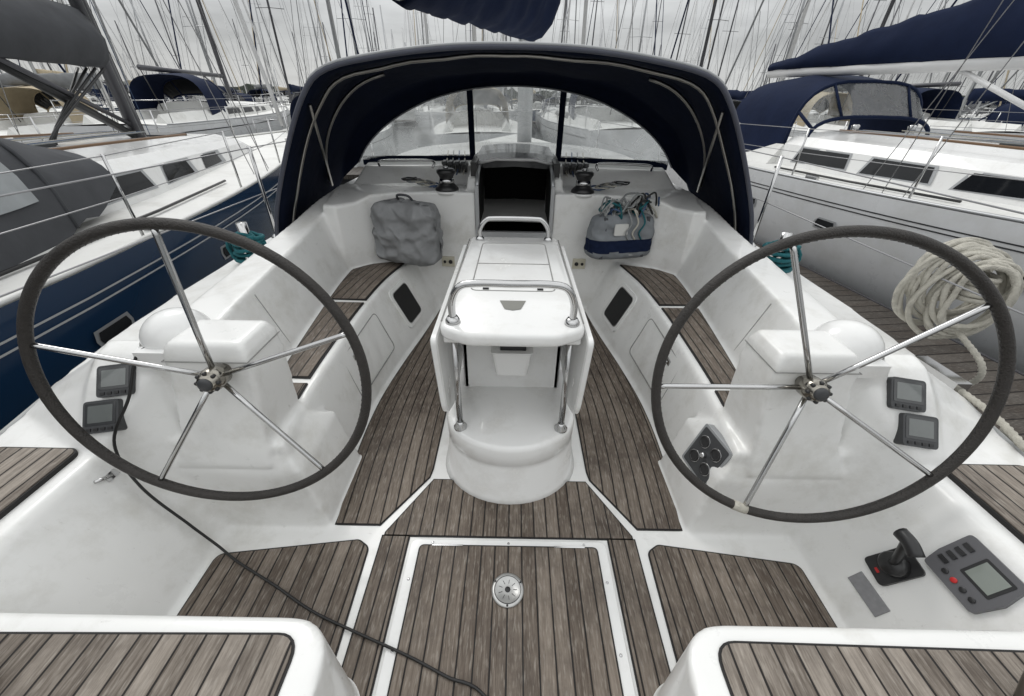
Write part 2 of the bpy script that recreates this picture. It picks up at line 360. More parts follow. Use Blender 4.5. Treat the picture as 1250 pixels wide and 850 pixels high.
def hull_ring(b,zt,zw):
    return [(b,zt),(b*1.0,zt-.12),(b*.985,zt-.45),(b*.93,zw+.25),(b*.82,zw-.05),(b*.4,zw-.4)]
hu=MB(); rg=[]
for i in range(30):
    y=-.9+i*12.2/29; t=max(0,(y-3.5)/7.8)
    b=XH(min(y,4.0))*(1-t**2.1)+.01; zt=(min(.60,ZD(min(y,4.4)))-.012) if y<4.5 else .60-.012+.02*(y-4.5)
    P=hull_ring(b-.005,zt,-1.0); rg.append([(-x,y,z) for x,z in P]+[(x,y,z) for x,z in P[::-1]])
hu.loft(rg,HULLW,closed=False,cap=False,sm=True)
hu.add([p for p in rg[0]],[tuple(range(12))],HULLW,False)
dk=[]
for r in rg[10:]:
    x=r[-1][0]; y=r[0][1]; z=r[0][2]; dk.append([(-x,y,z),(-x*.5,y,z+.03*min(1,x)),(0,y,z+.05*min(1,x)),(x*.5,y,z+.03*min(1,x)),(x,y,z)])
hu.loft(dk,DECKW,closed=False,cap=False,sm=True)
hu.build('hull',boat,recalc=False)
cr=MB(); rg=[]
for i in range(12):
    y=3.88+i*.38; t=i/11; w=1.30*(1-.35*t*t); h=(1.04-.30*t*t)
    if i==11: h=.72
    rg.append([(-w-.05,y,.56),(-w+.03,y,.62+(h-.62)*.7),(-w+.15,y,h-.02),(-w*.5,y,h+.02),(0,y,h+.03),(w*.5,y,h+.02),(w-.15,y,h-.02),(w-.03,y,.62+(h-.62)*.7),(w+.05,y,.56)])
cr.loft(rg,GEL,closed=False,cap=False,sm=True); cr.add(rg[-1],[tuple(range(9))],GEL,False)
cr.build('coachroof',boat,recalc=False)
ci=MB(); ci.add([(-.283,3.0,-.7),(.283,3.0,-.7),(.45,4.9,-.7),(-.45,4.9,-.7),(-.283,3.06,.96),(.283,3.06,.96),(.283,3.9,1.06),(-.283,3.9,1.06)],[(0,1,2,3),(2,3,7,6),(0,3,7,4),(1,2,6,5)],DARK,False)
WD=mat('steps_wood',(.04,.02,.010),.4)
ci.box(-.22,.22,3.15,3.3,-.2,-.16,WD); ci.box(-.22,.22,3.1,3.2,.05,.09,WD)
ci.build('cabin_interior',boat,recalc=False)
cf=MB()
for s in(1,-1):
    cf.box(s*.262,s*.288,2.935,2.972,.62,.97,ALU)
    cf.tube([(s*.275,2.955,.95),(s*.275,3.08,1.03),(s*.275,3.40,1.09)],.014,ALU)
    cf.box(s*.285,s*.33,3.10,3.75,1.0,1.10,BLACK)
cf.box(-.29,.29,2.925,2.96,.605,.645,ALU)
rg=[]
for y,z in((3.26,1.085),(3.45,1.11),(4.05,1.12)):
    rg.append([(-.33,y,z-.05),(-.31,y,z),(-.15,y,z+.02),(0,y,z+.025),(.15,y,z+.02),(.31,y,z),(.33,y,z-.05),(0,y,z-.03)])
cf.loft(rg,GLASS); cf.tube([(-.32,3.255,1.07),(-.15,3.25,1.105),(.15,3.25,1.105),(.32,3.255,1.07)],.012,ALUW,8)
cf.build('companionway_hatch')

def wallM(s,y,z,off=0):
    w=Vector((.51*s,0,.86)); n=Vector((-.86*s,0,.51)); ex=Vector((0,-s,0))
    o=Vector((s*(1.15+.5934*z),y,z))+n*off
    return Matrix(((ex.x,w.x,n.x,o.x),(ex.y,w.y,n.y,o.y),(ex.z,w.z,n.z,o.z),(0,0,0,1)))
th=MB(); M=wallM(1,.685,.225,.0)@Matrix.Rotation(R(-8),4,'Z')
th.prism(rpoly([(-.045,-.075),(.045,-.075),(.045,.06),(-.045,.06)],.015),0,.014,BLACK,M)
th.lathe([(.04,.01),(.038,.035),(.030,.045)],BLACK,20,M)
th.tube(catmull([(0,.0,.03),(.0,.03,.06),(-.005,.07,.10),(-.01,.10,.13)],8),.013,BLACK,10,M)
th.tube(catmull([(.035,.095,.125),(.0,.105,.135),(-.035,.10,.135)],8),.021,BLACK,12,M)
th.box(-.008,.008,-.060,-.052,.014,.016,RED,M)
th.build('throttle_lever')
gp=MB(); M=wallM(1,.65,.115,0); gp.box(-.062,.062,-.026,.026,0,.006,mat('plate_grey',(.25,.25,.26),.5,var=.3,scale=60),M); gp.build('cover_plate',bevel=.002)
ap=MB(); M=wallM(1,.59,.355,0)
ap.prism(rpoly([(-.075,-.075),(.075,-.075),(.085,.0),(.07,.075),(-.085,.075),(-.085,-.02)],.012),0,.022,mat('autopilot_grey',(.11,.11,.118),.45),M)
ap.prism(rpoly([(-.02,-.018),(.062,-.018),(.062,.058),(-.02,.058)],.006),.022,.0235,BLACK,M)
ap.box(-.012,.054,-.010,.050,.0235,.0245,mat('lcd_green',(.20,.225,.20),.1,coat=.8),M)
for k in range(4):
    ap.box(-.07,-.045,-.035+k*.024,-.022+k*.024,.022,.027,BLACK,M)
    ap.lathe([(.008,.022),(.008,.026),(.005,.027)],BLACK if k!=1 else RED,12,M@Matrix.Translation((-.03+k*.027,-.048,0)))
ap.build('autopilot_control',bevel=.002)
ic=MB(); n=Vector((-.93,-.16,.30)).normalized(); ex=Vector((-.17,.98,0)); ex=(ex-n*ex.dot(n)).normalized(); ex=-ex; ey=n.cross(ex)
o=Vector((.797,1.075,.300)); M=Matrix(((ex.x,ey.x,n.x,o.x),(ex.y,ey.y,n.y,o.y),(ex.z,ey.z,n.z,o.z),(0,0,0,1)))
ic.prism(rpoly([(-.085,-.10),(.085,-.10),(.085,.10),(-.085,.10)],.012),-.02,.012,mat('panel_silver',(.33,.34,.35),.35,.3),M)
ic.prism(rpoly([(-.075,-.09),(.075,-.09),(.075,.09),(-.075,.09)],.01),.012,.014,IGREY,M)
for a,b_ in((-.036,.04),(.036,.04),(-.036,-.04),(.036,-.04)):
    ic.lathe([(.024,.014),(.024,.020),(.019,.020),(.018,.017)],BLACK,20,M@Matrix.Translation((a,b_,0)))
    ic.lathe([(.027,.013),(.027,.016),(.0245,.016)],STEEL,20,M@Matrix.Translation((a,b_,0)))
ic.lathe([(.012,.014),(.012,.03),(.008,.034)],STEEL,14,M)
ic.build('engine_panel',bevel=.002)
for s in(1,-1):
    for (x,y,z) in((1.375,1.055,.650),(1.40,.973,.557)):
        b=MB(); M=Matrix.Translation((s*x,y,z))@Matrix.Rotation(R(49),4,'X')@Matrix.Rotation(R(-8*s),4,'Z')
        b.prism(rpoly([(-.060,-.055),(.060,-.055),(.060,.055),(-.060,.055)],.014),-.04,.016,IGREY,M)
        b.prism(rpoly([(-.052,-.030),(.052,-.030),(.052,.047),(-.052,.047)],.006),.016,.0172,LCD,M)
        b.prism(rpoly([(-.042,-.020),(.042,-.020),(.042,.038),(-.042,.038)],.003),.0172,.0180,LCDG,M)
        for k in range(4): b.box(-.045+k*.024,-.03+k*.024,-.048,-.038,.016,.019,BLACK,M)
        b.build('instrument_display',bevel=.002)
    c=MB(); M=Matrix.Translation((s*1.195,1.175,.725))
    c.lathe([(.120,0),(.120,.03),(.113,.04)],GEL2,32,M)
    c.lathe([(.108*math.cos(a),.04+.100*math.sin(a)) for a in [k*math.pi/2/9 for k in range(9)]]+[(.01,.140)],GEL2,32,M)
    c.tube([(.1095*math.cos(k*math.pi/16),.1095*math.sin(k*math.pi/16),.045) for k in range(32)],.0025,SEAM,6,M,closed=True)
    c.box(-.06,.06,-.13,-.09,.0,.05,GEL2,M)
    c.build('binnacle_compass')
    # pedestal cover joint and screws
    c=MB(); c.tube([(s*.8585,1.215,.765),(s*.8585,1.013,.765),(s*1.136,1.013,.765),(s*1.137,1.215,.765)],.0022,SEAM,6)
    c.build('pedestal_joint',boat)
def wheel(s,a0,cx,cy,cz,r,yaw,tilt):
    w=MB(); M=Matrix.Translation((cx,cy,cz))@Matrix.Rotation(yaw,4,'Z')@Matrix.Rotation(tilt,4,'X')
    ring=[(r*math.cos(k*math.pi/48),0,r*math.sin(k*math.pi/48)) for k in range(96)]
    w.tube(ring,.0155,LEATH,14,M,closed=True)
    for k in range(150):
        a=k*2*math.pi/150; p=Vector(((r-.0152)*math.cos(a),-.004,(r-.0152)*math.sin(a))); q_=Vector(((r-.0152)*math.cos(a+.02),.004,(r-.0152)*math.sin(a+.02)))
        w.tube([p,q_],.0012,BLACK,4,M)
    for k in range(5):
        a=R(a0+72*k); ca,sa=math.cos(a),math.sin(a)
        w.tube([(ca*.03,.03,sa*.03),(ca*.15,.02,sa*.15),(ca*(r-.03),.002,sa*(r-.03)),(ca*(r-.008),0,sa*(r-.008))],.0085,STEEL,10,M)
    H=M@Matrix.Rotation(R(90),4,'X')
    w.lathe([(.02,-.12),(.02,-.06),(.036,-.055),(.038,-.01),(.034,.005),(.028,.012),(.026,.02),(.012,.024)],HUB,24,H)
    for k in range(8):
        a=k*math.pi/4; w.lathe([(.006,.004),(.006,.014),(.003,.016)],BLACK,8,H@Matrix.Translation((.031*math.cos(a),.031*math.sin(a),0)))
    w.lathe([(.022,.019),(.020,.027),(.01,.03)],IGREY,20,H)
    if s>0: w.tube([(r*math.cos(R(t)),0,r*math.sin(R(t))) for t in range(-108,-101,2)],.0168,ROPEW,12,M)
    w.build('steering_wheel')
wheel(-1,90,-.930,.93,.753,.466,R(6),R(-9))
wheel(1,113,.940,.93,.757,.472,R(-9),R(-15))
lt=MB()
M=wallM(-1,.86,.385,.0)
lt.box(-.02,.02,-.012,.012,0,.01,STEEL,M); lt.tube([(-.0,0,.012),(-.045,.02,.016)],.006,STEEL,8,M)
lt.tube([tuple(wallM(-1,y,z,.0015)@Vector((0,0,0))) for y,z in((.80,.385),(.5,.375),(.1,.372))],.0025,SEAM,6)
lt.build('locker_latch')
for s in(1,-1):
    b=MB(); y=2.53; z=.23
    dx=(XS(y+.1)-XS(y-.1))/.2; ty=Vector((s*dx,1,0)).normalized(); up=Vector((s*(XB(y)-XS(y)),0,.42)).normalized(); n=ty.cross(up)
    if n.x*s>0: n=-n
    o=Vector((s*(XS(y)+(XB(y)-XS(y))*z/.42),y,z))+n*(-.006)
    M=Matrix(((ty.x,up.x,n.x,o.x),(ty.y,up.y,n.y,o.y),(ty.z,up.z,n.z,o.z),(0,0,0,1)))
    b.prism(rpoly([(-.145,-.155),(.145,-.155),(.145,.155),(-.145,.155)],.05),0,.018,GEL2,M)
    b.prism(rpoly([(-.120,-.130),(.120,-.130),(.120,.130),(-.120,.130)],.04),.014,.0185,SEAM,M)
    b.prism(rpoly([(-.114,-.124),(.114,-.124),(.114,.124),(-.114,.124)],.04),.014,.020,BLKW,M)
    b.build('porthole',bevel=.003)
    def F(y,z): return Vector((s*(XS(y)+(XB(y)-XS(y))*z/.42)-s*.0005,y,z))
    lid=rpoly([(1.62,.10),(2.14,.10),(2.14,.36),(1.62,.36)],.04)
    b=MB(); b.tube([F(a,c) for a,c in lid],.0035,SEAM,6,closed=True)
    p=F(1.74,.30); b.box(p.x-.008,p.x+.008,p.y-.025,p.y+.025,p.z-.015,p.z+.015,STEEL); b.tube([p+Vector((-s*.008,0,0)),p+Vector((-s*.02,.03,-.03))],.005,STEEL,8)
    yy=1.62; b.tube([(s*(XO(yy)+.012),yy,.455),(s*(XC(yy)-.012),yy,ZC(yy)-.03)],.0025,SEAM,6)
    b.build('locker_lid_seam',boat)
    b=MB(); b.box(s*.47,s*.57,2.937,2.952,.36,.44,SOCK)
    b.lathe([(.016,0),(.016,.006),(.01,.007)],BLACK,14,Matrix.Translation((s*.50,2.937,.40))@Matrix.Rotation(R(90),4,'X'))
    b.lathe([(.012,0),(.012,.006),(.008,.007)],BLACK,14,Matrix.Translation((s*.545,2.937,.40))@Matrix.Rotation(R(90),4,'X'))
    b.build('power_socket',bevel=.002)
    b=MB(); b.tube(catmull([(s*1.125,.295,.41),(s*1.125,.34,.55),(s*1.14,.42,.85),(s*1.18,.40,1.05),(s*1.27,.2,1.15),(s*1.45,-.4,1.17)],30),.0125,STEELD,10)
    b.build('pushpit_rail',boat)

# ------------------------------------------------------------ table
tb=empty('cockpit_table')
b=MB(); P=[(-.285,1.62),(-.285,1.30)]+[(-.285*math.cos(a),1.30-.235*math.sin(a)) for a in [k*math.pi/20 for k in range(1,20)]]+[(.285,1.30),(.285,1.62)]
P0=offs(P,.012); P2=offs(P,-.018)
b.loft([[(x,y,-.005) for x,y in offs(P,.035)],[(x,y,.02) for x,y in P0],[(x,y,.2) for x,y in P],[(x,y,.215) for x,y in offs(P,-.006)],[(x,y,.225) for x,y in P],[(x,y,.305) for x,y in P],[(x,y,.322) for x,y in offs(P,-.006)],[(x,y,.328) for x,y in P2]],GEL2,sm=True)
b.build('table_base',tb)
b=MB()
P=rpoly([(-.250,1.13),(-.15,1.075),(.15,1.075),(.250,1.13),(.238,2.14),(-.238,2.14)],[.06,.12,.12,.06,.04,.04],8)
b.loft([[(x,y,z) for x,y in offs(P,o)] for z,o in((.800,-.012),(.806,-.003),(.815,0),(.835,0),(.845,-.003),(.850,-.012))],GEL2,sm=True)
b.build('table_top',tb)
b=MB()
P=rpoly([(-.17,1.42),(.17,1.42),(.165,2.02),(-.165,2.02)],.03,6)
b.tube([(x,y,.850) for x,y in P],.003,SEAM,6,closed=True)
b.tube([(-.165,1.72,.850),(.165,1.72,.850)],.003,SEAM,6)
b.add([(-.05,1.33,.852),(.05,1.33,.852),(.0,1.25,.852),(-.03,1.26,.852),(.03,1.26,.852)],[(0,3,2,4,1)],mat('latch_grey',(.22,.22,.20),.5),False)
for x in(-.11,.11):b.box(x-.012,x+.012,1.43,1.44,.85,.855,BLACK)
for s in(1,-1): b.tube([(s*.247,1.17,.846),(s*.243,2.1,.846)],.003,SEAM,6)
b.build('table_lid',tb)
for s in(1,-1):
    b=MB()
    P=rpoly([(1.10,.815),(1.135,.44),(1.30,.36),(2.0,.40),(2.12,.5),(2.12,.815)],[.03,.12,.1,.1,.1,.03],8)
    r=[]
    for x,o in((.256,-.01),(.260,0),(.276,0),(.281,-.01)):
        Q=offs(P,o); r.append([(s*(x-(.815-z)*.02),y,z) for y,z in Q])
    b.loft(r,GEL2,sm=False); b.build('table_leaf',tb)
b=MB(); b.box(-.225,.225,1.46,1.50,.3,.80,GEL2); b.box(-.225,-.20,1.46,2.05,.3,.8,GEL2); b.box(.2,.225,1.46,2.05,.3,.8,GEL2); b.box(-.2,.2,2.02,2.05,0,.8,GEL2); b.box(-.285,.285,1.5,2.0,0,.3,GEL2)
b.box(-.24,.24,1.14,1.46,.775,.80,GEL2)
b.build('table_body',tb,bevel=.006)
b=MB(); b.loft([[(x,y,.47) for x,y in rpoly([(-.07,1.36),(.07,1.36),(.07,1.46),(-.07,1.46)],.02)],[(x,y,.60) for x,y in rpoly([(-.085,1.33),(.085,1.33),(.085,1.46),(-.085,1.46)],.02)],[(x,y,.61) for x,y in rpoly([(-.09,1.325),(.09,1.325),(.09,1.46),(-.09,1.46)],.02)]],GEL2)
b.lathe([(.02,0),(.02,.05),(.012,.06)],BLACK,14,Matrix.Translation((.01,1.39,.61))); b.box(-.05,.06,1.35,1.42,.608,.64,BLACK)
b.build('drink_holder',tb,bevel=.004)
b=MB()
for s in(1,-1):
    b.tube([(s*.212,1.185,.325),(s*.212,1.185,.80)],.0125,STEEL,12); b.lathe([(.028,.326),(.028,.334),(.016,.35),(.0145,.36)],STEEL,18,Matrix.Translation((s*.212,1.185,0)))
    b.lathe([(.026,0),(.026,.008),(.018,.022)],STEEL,18,Matrix.Translation((s*.205,1.16,.85)))
    b.lathe([(.024,0),(.024,.008),(.015,.02)],STEEL,18,Matrix.Translation((s*.185,2.08,.85)))
b.tube(catmull([(-.205,1.16,.855),(-.203,1.155,.93),(-.175,1.15,.985),(-.12,1.15,.998),(0,1.15,.998),(.12,1.15,.998),(.175,1.15,.985),(.203,1.155,.93),(.205,1.16,.855)],40),.0125,STEEL,12)
b.tube(catmull([(-.185,2.08,.855),(-.183,2.08,.91),(-.15,2.08,.955),(-.10,2.08,.965),(.10,2.08,.965),(.15,2.08,.955),(.183,2.08,.91),(.185,2.08,.855)],40),.0125,STEEL,12)
b.build('grab_rails',tb)

# ------------------------------------------------------------ dodger
dg=empty('spray_dodger'); N=56
def mir(L): return L+[(-x,y,z) for x,y,z in L[::-1][1:]]
aft=catmull(mir([(-1.70,2.70,.56),(-1.54,2.58,.88),(-1.31,2.46,1.23),(-1.12,2.40,1.49),(-.98,2.40,1.605),(-.70,2.41,1.665),(-.35,2.43,1.705),(0,2.44,1.715)]),N)
mid=catmull(mir([(-1.60,3.18,.58),(-1.47,3.10,.92),(-1.31,3.05,1.26),(-1.14,3.02,1.50),(-.99,3.0,1.61),(-.70,3.0,1.69),(-.35,3.0,1.735),(0,3.0,1.75)]),N)
fr0=catmull(mir([(-1.42,3.42,.93),(-1.34,3.43,1.13),(-1.20,3.44,1.32),(-1.0,3.46,1.46),(-.80,3.49,1.545),(-.55,3.52,1.61),(-.28,3.54,1.645),(0,3.55,1.655)]),N)
fr1=catmull(mir([(-1.27,3.44,1.045),(-1.19,3.46,1.16),(-1.06,3.49,1.28),(-.88,3.52,1.39),(-.67,3.55,1.48),(-.44,3.58,1.54),(-.22,3.60,1.57),(0,3.61,1.58)]),N)
def mixc(a,b,t,sag=0):
    return [p.lerp(q_,t)+Vector((0,0,-sag*math.sin(math.pi*t)+.022*mn.noise(Vector((p.x*3,t*4,p.z*3)))*(1 if 0<t<1 else 0))) for p,q_ in zip(a,b)]
rows=[aft]+[mixc(aft,mid,t/6,.018) for t in range(1,6)]+[mid]+[mixc(mid,fr0,t/4,.012) for t in range(1,4)]+[fr0,mixc(fr0,fr1,.5),fr1]
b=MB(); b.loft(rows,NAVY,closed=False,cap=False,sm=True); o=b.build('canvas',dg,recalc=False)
so=o.modifiers.new('s','SOLIDIFY'); so.thickness=.006
A=lerpf([(p.x,p.z) for p in fr1]); AY=lerpf([(p.x,p.y) for p in fr1])
def wrow(x):
    zb=1.05; yb=3.66-.12*(x/1.27)**2
    return [(x,AY(x)+(yb-AY(x))*t/4,A(x)+(zb-A(x))*t/4) for t in range(5)]
b=MB()
for x0,x1 in((-1.26,-.385),(-.345,.345),(.385,1.26)):
    b.loft([wrow(x0+(x1-x0)*k/14) for k in range(15)],VINYL,closed=False,cap=False,sm=True)
b.build('clear_windows',dg,recalc=False)
b=MB()
for xc in(-.365,.365): b.loft([wrow(xc-.024),wrow(xc+.024)],NAVY,closed=False,cap=False)
bot=[wrow(-1.27+2.54*k/30)[-1] for k in range(31)]
b.loft([[(x,y-.012,z+.03) for x,y,z in bot],[(x,y-.004,z-.04) for x,y,z in bot]],NAVY,closed=False,cap=False)
b.build('window_straps',dg,recalc=False)
b=MB(); b.tube([p+Vector((0,-.004,0)) for p in aft],.013,HEM,8)
top=[p+Vector((0,-.006,.013)) for p in aft if p.z>1.5]; b.tube(top,.0075,mat('piping_light',(.36,.37,.38),.5),6)
c=mixc(aft,mid,.22)
b.tube([p+Vector((-.03*(1 if p.x>0 else -1)*min(1,abs(p.x)),0,-.035)) for p in c],.010,STEELD,10)
hh=catmull(mir([(-1.42,3.16,.95),(-1.36,3.06,1.15),(-1.24,2.98,1.34),(-1.08,2.94,1.5),(-.88,2.94,1.60),(-.5,2.95,1.665),(0,2.96,1.69)]),50)
b.tube([p for p in hh if abs(p.x)>.80 and p.x<0],.011,STEELD,10); b.tube([p for p in hh if abs(p.x)>.80 and p.x>0],.011,STEELD,10)
for s in(1,-1):
    b.tube([(s*1.40,3.14,.92),(s*1.12,2.46,1.45)],.009,STEELD,8)
b.tube([p+Vector((0,-.008,-.003)) for p in fr1],.006,mat('trim_grey',(.25,.26,.28),.5),8)
b.build('frame_tubes',dg)

for s in(1,-1):
    b=MB(); M=Matrix.Translation((s*.50,3.02,.915))
    b.lathe([(.085,0),(.085,.02),(.066,.04),(.052,.055),(.05,.095),(.06,.115),(.068,.125),(.068,.142),(.055,.152),(.02,.154)],BLACK,28,M)
    b.lathe([(.0565,.055),(.053,.09)],STEEL,28,M); b.lathe([(.092,-.01),(.092,.006),(.08,.008)],GEL2,28,M)
    b.lathe([(.018,.152),(.018,.165),(.01,.167)],STEEL,14,M)
    b.build('winch')
    b=MB()
    for k in range(4):
        x=s*(.40+.05*k); b.box(x-.018,x+.018,3.30,3.44,1.0,1.065,BLACK); b.box(x-.015,x+.015,3.24,3.34,1.06,1.085,IGREY)
        b.tube([(x,3.2,1.0),(x,3.35,1.03),(x+s*.06,3.9,1.09)],.006,[ROPEW,ROPEB,ROPEG,ROPEW][k],6)
    b.build('rope_clutch',bevel=.003)
    b=MB(); b.tube(catmull([(s*.66,3.35,1.02),(s*.66,3.37,1.07),(s*.9,3.38,1.07),(s*1.08,3.38,1.06),(s*1.08,3.36,1.01)],20),.009,STEEL,8); b.build('handrail')
    b=MB()
    for k in range(6):
        ph=random.random()*6; cx=s*(.62+.035*k)
        b.tube(catmull([(cx+.05*math.cos(a+ph)+.01*random.random(),3.10+.05*math.sin(a+ph)*1.2,.935+.008*k+.01*random.random()) for a in [j*.7 for j in range(12)]],60),.006,[ROPEB,ROPEW,ROPEG,ROPEW,ROPEG,CABLE][k],6)
    b.build('line_tail')

def bag(name,M,w,h,d,mt,band=None,seed=0,amp=1,sq=4):
    bm=bmesh.new(); bmesh.ops.create_cube(bm,size=1)
    bmesh.ops.subdivide_edges(bm,edges=bm.edges,cuts=26,use_grid_fill=True)
    for v in bm.verts:
        p=v.co*2
        q_=Vector((p.x*(1-.12*abs(p.y)**sq-.08*max(0,p.y)),p.y*(1-.10*abs(p.x)**sq),p.z*(1-.55*max(abs(p.x),abs(p.y))**sq)))
        sd=Vector((seed*7.3,0,0))
        n=mn.noise(Vector((p.x*1.3,p.y*1.6,p.z))*1.3+sd)*.15*amp
        rid=abs(mn.noise(Vector((p.x*2.2+p.y*1.1,p.y*1.3,p.z))+sd*2)); rid2=abs(mn.noise(Vector((p.x*4.5,p.y*3.2,p.z*2))+sd))
        q_+=Vector((n*.6,n*.6,(n*1.6+amp*(-.60*rid-.35*rid2+.2)) if p.z>-.9 else 0))
        v.co=Vector((q_.x*w/2,q_.y*h/2,(q_.z+1)*d/2))
    me=bpy.data.meshes.new(name); bm.to_mesh(me); bm.free()
    me.materials.append(mt)
    if band:
        me.materials.append(band)
        for f in me.polygons:
            if -.02*h>f.center.y>-.30*h: f.material_index=1
    for f in me.polygons: f.use_smooth=True
    me.transform(M)
    o=bpy.data.objects.new(name,me); scene.collection.objects.link(o)
    s=o.modifiers.new('s','SUBSURF'); s.levels=1; s.render_levels=1
    return o
Mb=lambda x,y,z,rz=0:Matrix.Translation((x,y,z))@Matrix.Rotation(rz,4,'Z')@Matrix.Rotation(R(90),4,'X')
M=Mb(-.735,2.90,.675,R(-14))
bg=bag('canvas_bag',M,.50,.43,.26,BAGG,amp=1.15)
b=MB()
b.tube(catmull([(-.06,.20,.08),(-.05,.25,.12),(.03,.25,.12),(.05,.20,.08)],14),.008,DGREY,8,M)
o=b.build('strap'); o.parent=bg
M=Mb(.755,2.90,.665,R(12))
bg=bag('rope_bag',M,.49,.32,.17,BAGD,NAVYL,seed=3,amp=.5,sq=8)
b=MB()
b.prism(rpoly([(-.09,.03),(.01,.03),(.01,.11),(-.09,.11)],.01),.165,.176,mat('label_white',(.6,.6,.58),.6),M)
b.prism(rpoly([(.05,-.12),(.12,-.12),(.12,-.07),(.05,-.07)],.01),.16,.17,b.mats[0],M)
for x in(-.16,.16): b.box(x-.012,x+.012,-.14,.15,.150,.165,DGREY,M)
for k in range(14):
    c=[ROPEG,ROPEG,ROPEW,ROPEG,ROPET,CABLE,ROPEB][k%7]; x=random.uniform(-.14,.18); ph=random.random()*6; rr=random.uniform(.04,.11)
    b.tube(catmull([(x+rr*math.cos(a+ph)*.8+random.uniform(-.02,.02),.13+rr*abs(math.sin(a+ph))*1.5+random.uniform(-.02,.03),.09+.06*math.cos(a*1.3+k)) for a in [j*.8 for j in range(9)]],50),.0065,c,6,M)
for k in range(3):
    x=.0+.05*k; b.tube(catmull([(x,.2,.14),(x+.02,.12,.19),(x-.01,.05,.19),(x+.02,-.0,.18)],20),.006,[ROPEG,ROPEW,ROPET][k],6,M)
o=b.build('ropes'); o.parent=bg
for s in(1,-1):
    b=MB(); L=[]
    for k in range(240):
        a=k*.26; L.append((s*1.66+(.085+.018*math.sin(a*.13))*math.cos(a),2.36+(.075+.015*math.cos(a*.17))*math.sin(a),.60+.17*k/240+.012*math.sin(a*.5)))
    b.tube(L,.011,ROPET,8); L=[]
    for k in range(60):
        a=k*.3; L.append((s*1.67+.11*math.cos(a),2.36+.03*math.sin(a*1.7),.68+.10*math.sin(a)))
    b.tube(L,.010,ROPET,8)
    b.tube([(s*1.66,2.36,.56),(s*1.66,2.36,.84)],.03,STEEL,12)
    b.build('rope_coil')
b=MB(); b.tube(catmull([(-1.23,1.12,.77),(-1.25,1.05,.76),(-1.28,.98,.64),(-1.35,.91,.49),(-1.30,.86,.33),(-1.20,.84,.14),(-1.12,.82,.03),(-1.02,.77,.014),(-.84,.69,.014),(-.67,.61,.014),(-.50,.55,.016),(-.31,.485,.024),(-.18,.435,.024),(-.06,.39,.024),(.1,.2,.024)],140),.0048,CABLE,8); b.build('black_cable')

b=MB()
for s in(1,-1):
    ys=[-.5,2.9,5.2,7.5]
    def xx(y): return s*((XH(min(y,4.4))-.06)*(1 if y<4 else 1-((y-4)/7.6)**2*1.0))
    for y in ys[1:]:
        b.tube([(xx(y),y,.55),(xx(y),y,1.20)],.0125,STEEL,8); b.lathe([(.04,0),(.04,.01),(.018,.03)],STEEL,12,Matrix.Translation((xx(y),y,.58)))
    for z in(1.19,.90): b.tube([(xx(y),y,z) for y in[.9,2.9,5.2,7.5]],.0035,WIRE,6)
    b.tube(catmull([(s*1.74,.85,.46),(s*1.73,.84,.8),(s*1.72,.80,1.12),(s*1.70,.6,1.2),(s*1.65,.1,1.2),(s*1.5,-.7,1.2)],30),.0125,STEEL,8)
b.build('lifelines',boat)
b=MB()
for k in range(14):
    rx=.08+.009*k; rz=.14+.012*(k*7%6); cx=1.86+.010*(k%5); cy=1.42+.014*k; tl=-.5+.05*k
    L=[]
    for j in range(60):
        a=j*2*math.pi/60; X=rx*math.sin(a); Z=-rz*(1-math.cos(a)); L.append((cx+X*math.cos(tl)+.012*math.sin(3*a+k*2),cy+X*math.sin(tl)*1.2+.01*math.cos(2*a+k),.98+Z*.92+.004*k))
    b.tube(L,.0105,ROPEW,10,twist=330,closed=True)
for k in range(5):
    b.tube([(1.88+.045*math.cos(a),1.48+.06*math.sin(a),.84+.022*k) for a in [j*.3 for j in range(22)]],.0105,ROPEW,10,twist=330,closed=True)
b.tube(catmull([(1.90,1.45,.7),(1.93,1.3,.6),(1.98,1.35,.45),(2.1,1.6,.1),(2.5,1.9,-.35),(2.9,2.1,-.45)],160),.011,ROPEW,10,twist=330)
b.build('mooring_rope')
b=MB(); b.tube(catmull([(1.80,.95,.50),(1.95,1.1,.42),(2.3,.9,.1),(2.9,.4,-.43)],160),.012,ROPEW,10,twist=330)
b.tube(catmull([(1.80,.95,.50),(1.81,1.1,.53),(1.80,1.3,.545)],60),.012,ROPEW,10,twist=330)
b.box(1.77,1.83,1.22,1.42,.53,.575,STEEL)
b.build('mooring_rope')

def sailcover(mb,a,c,h0,h1,w0,w1,mt,n=24,lump=.06,drop=.10):
    a=Vector(a);c=Vector(c);d=(c-a).normalized();sd=Vector((d.y,-d.x,0)).normalized();rings=[]
    n*=2
    for i in range(n+1):
        t=i/n;h=h0+(h1-h0)*t;w=w0+(w1-w0)*t
        h*=1+lump*mn.noise(Vector((t*7,a.x,1)))*2; w*=1+lump*mn.noise(Vector((t*9,a.x,5)))*2
        tie=.12*max(0,math.cos(t*n/2*math.pi/2.2))**8
        p=a.lerp(c,t);ring=[]
        for j in range(16):
            al=2*math.pi*j/16; up=math.sin(al)
            ring.append(p+sd*(w*(1-tie)*math.cos(al)*(1-.35*max(0,up)))+Vector((0,0,-drop+ (h*(1-tie*.5)+drop)*(up*.5+.5)+.035*mn.noise(Vector((t*16,j*.9,a.y))))))
        rings.append(ring)
    mb.loft(rings,mt,sm=True)
b=MB()
b.tube([(0.12,6.1,.9),(.12,6.15,17)],.10,ALU,16)
ba=Vector((.14,5.95,2.20)); bb=Vector((-1.62,1.7,2.10))
b.tube([ba,bb],.085,ALU,14)
b.build('mast_and_boom',boat)
b=MB(); sailcover(b,ba+Vector((.04,-.05,.03)),ba.lerp(bb,.55)+Vector((.0,0,.05)),.95,.6,.36,.22,NAVYL,lump=.12,drop=.16); b.build('sail_cover',boat)

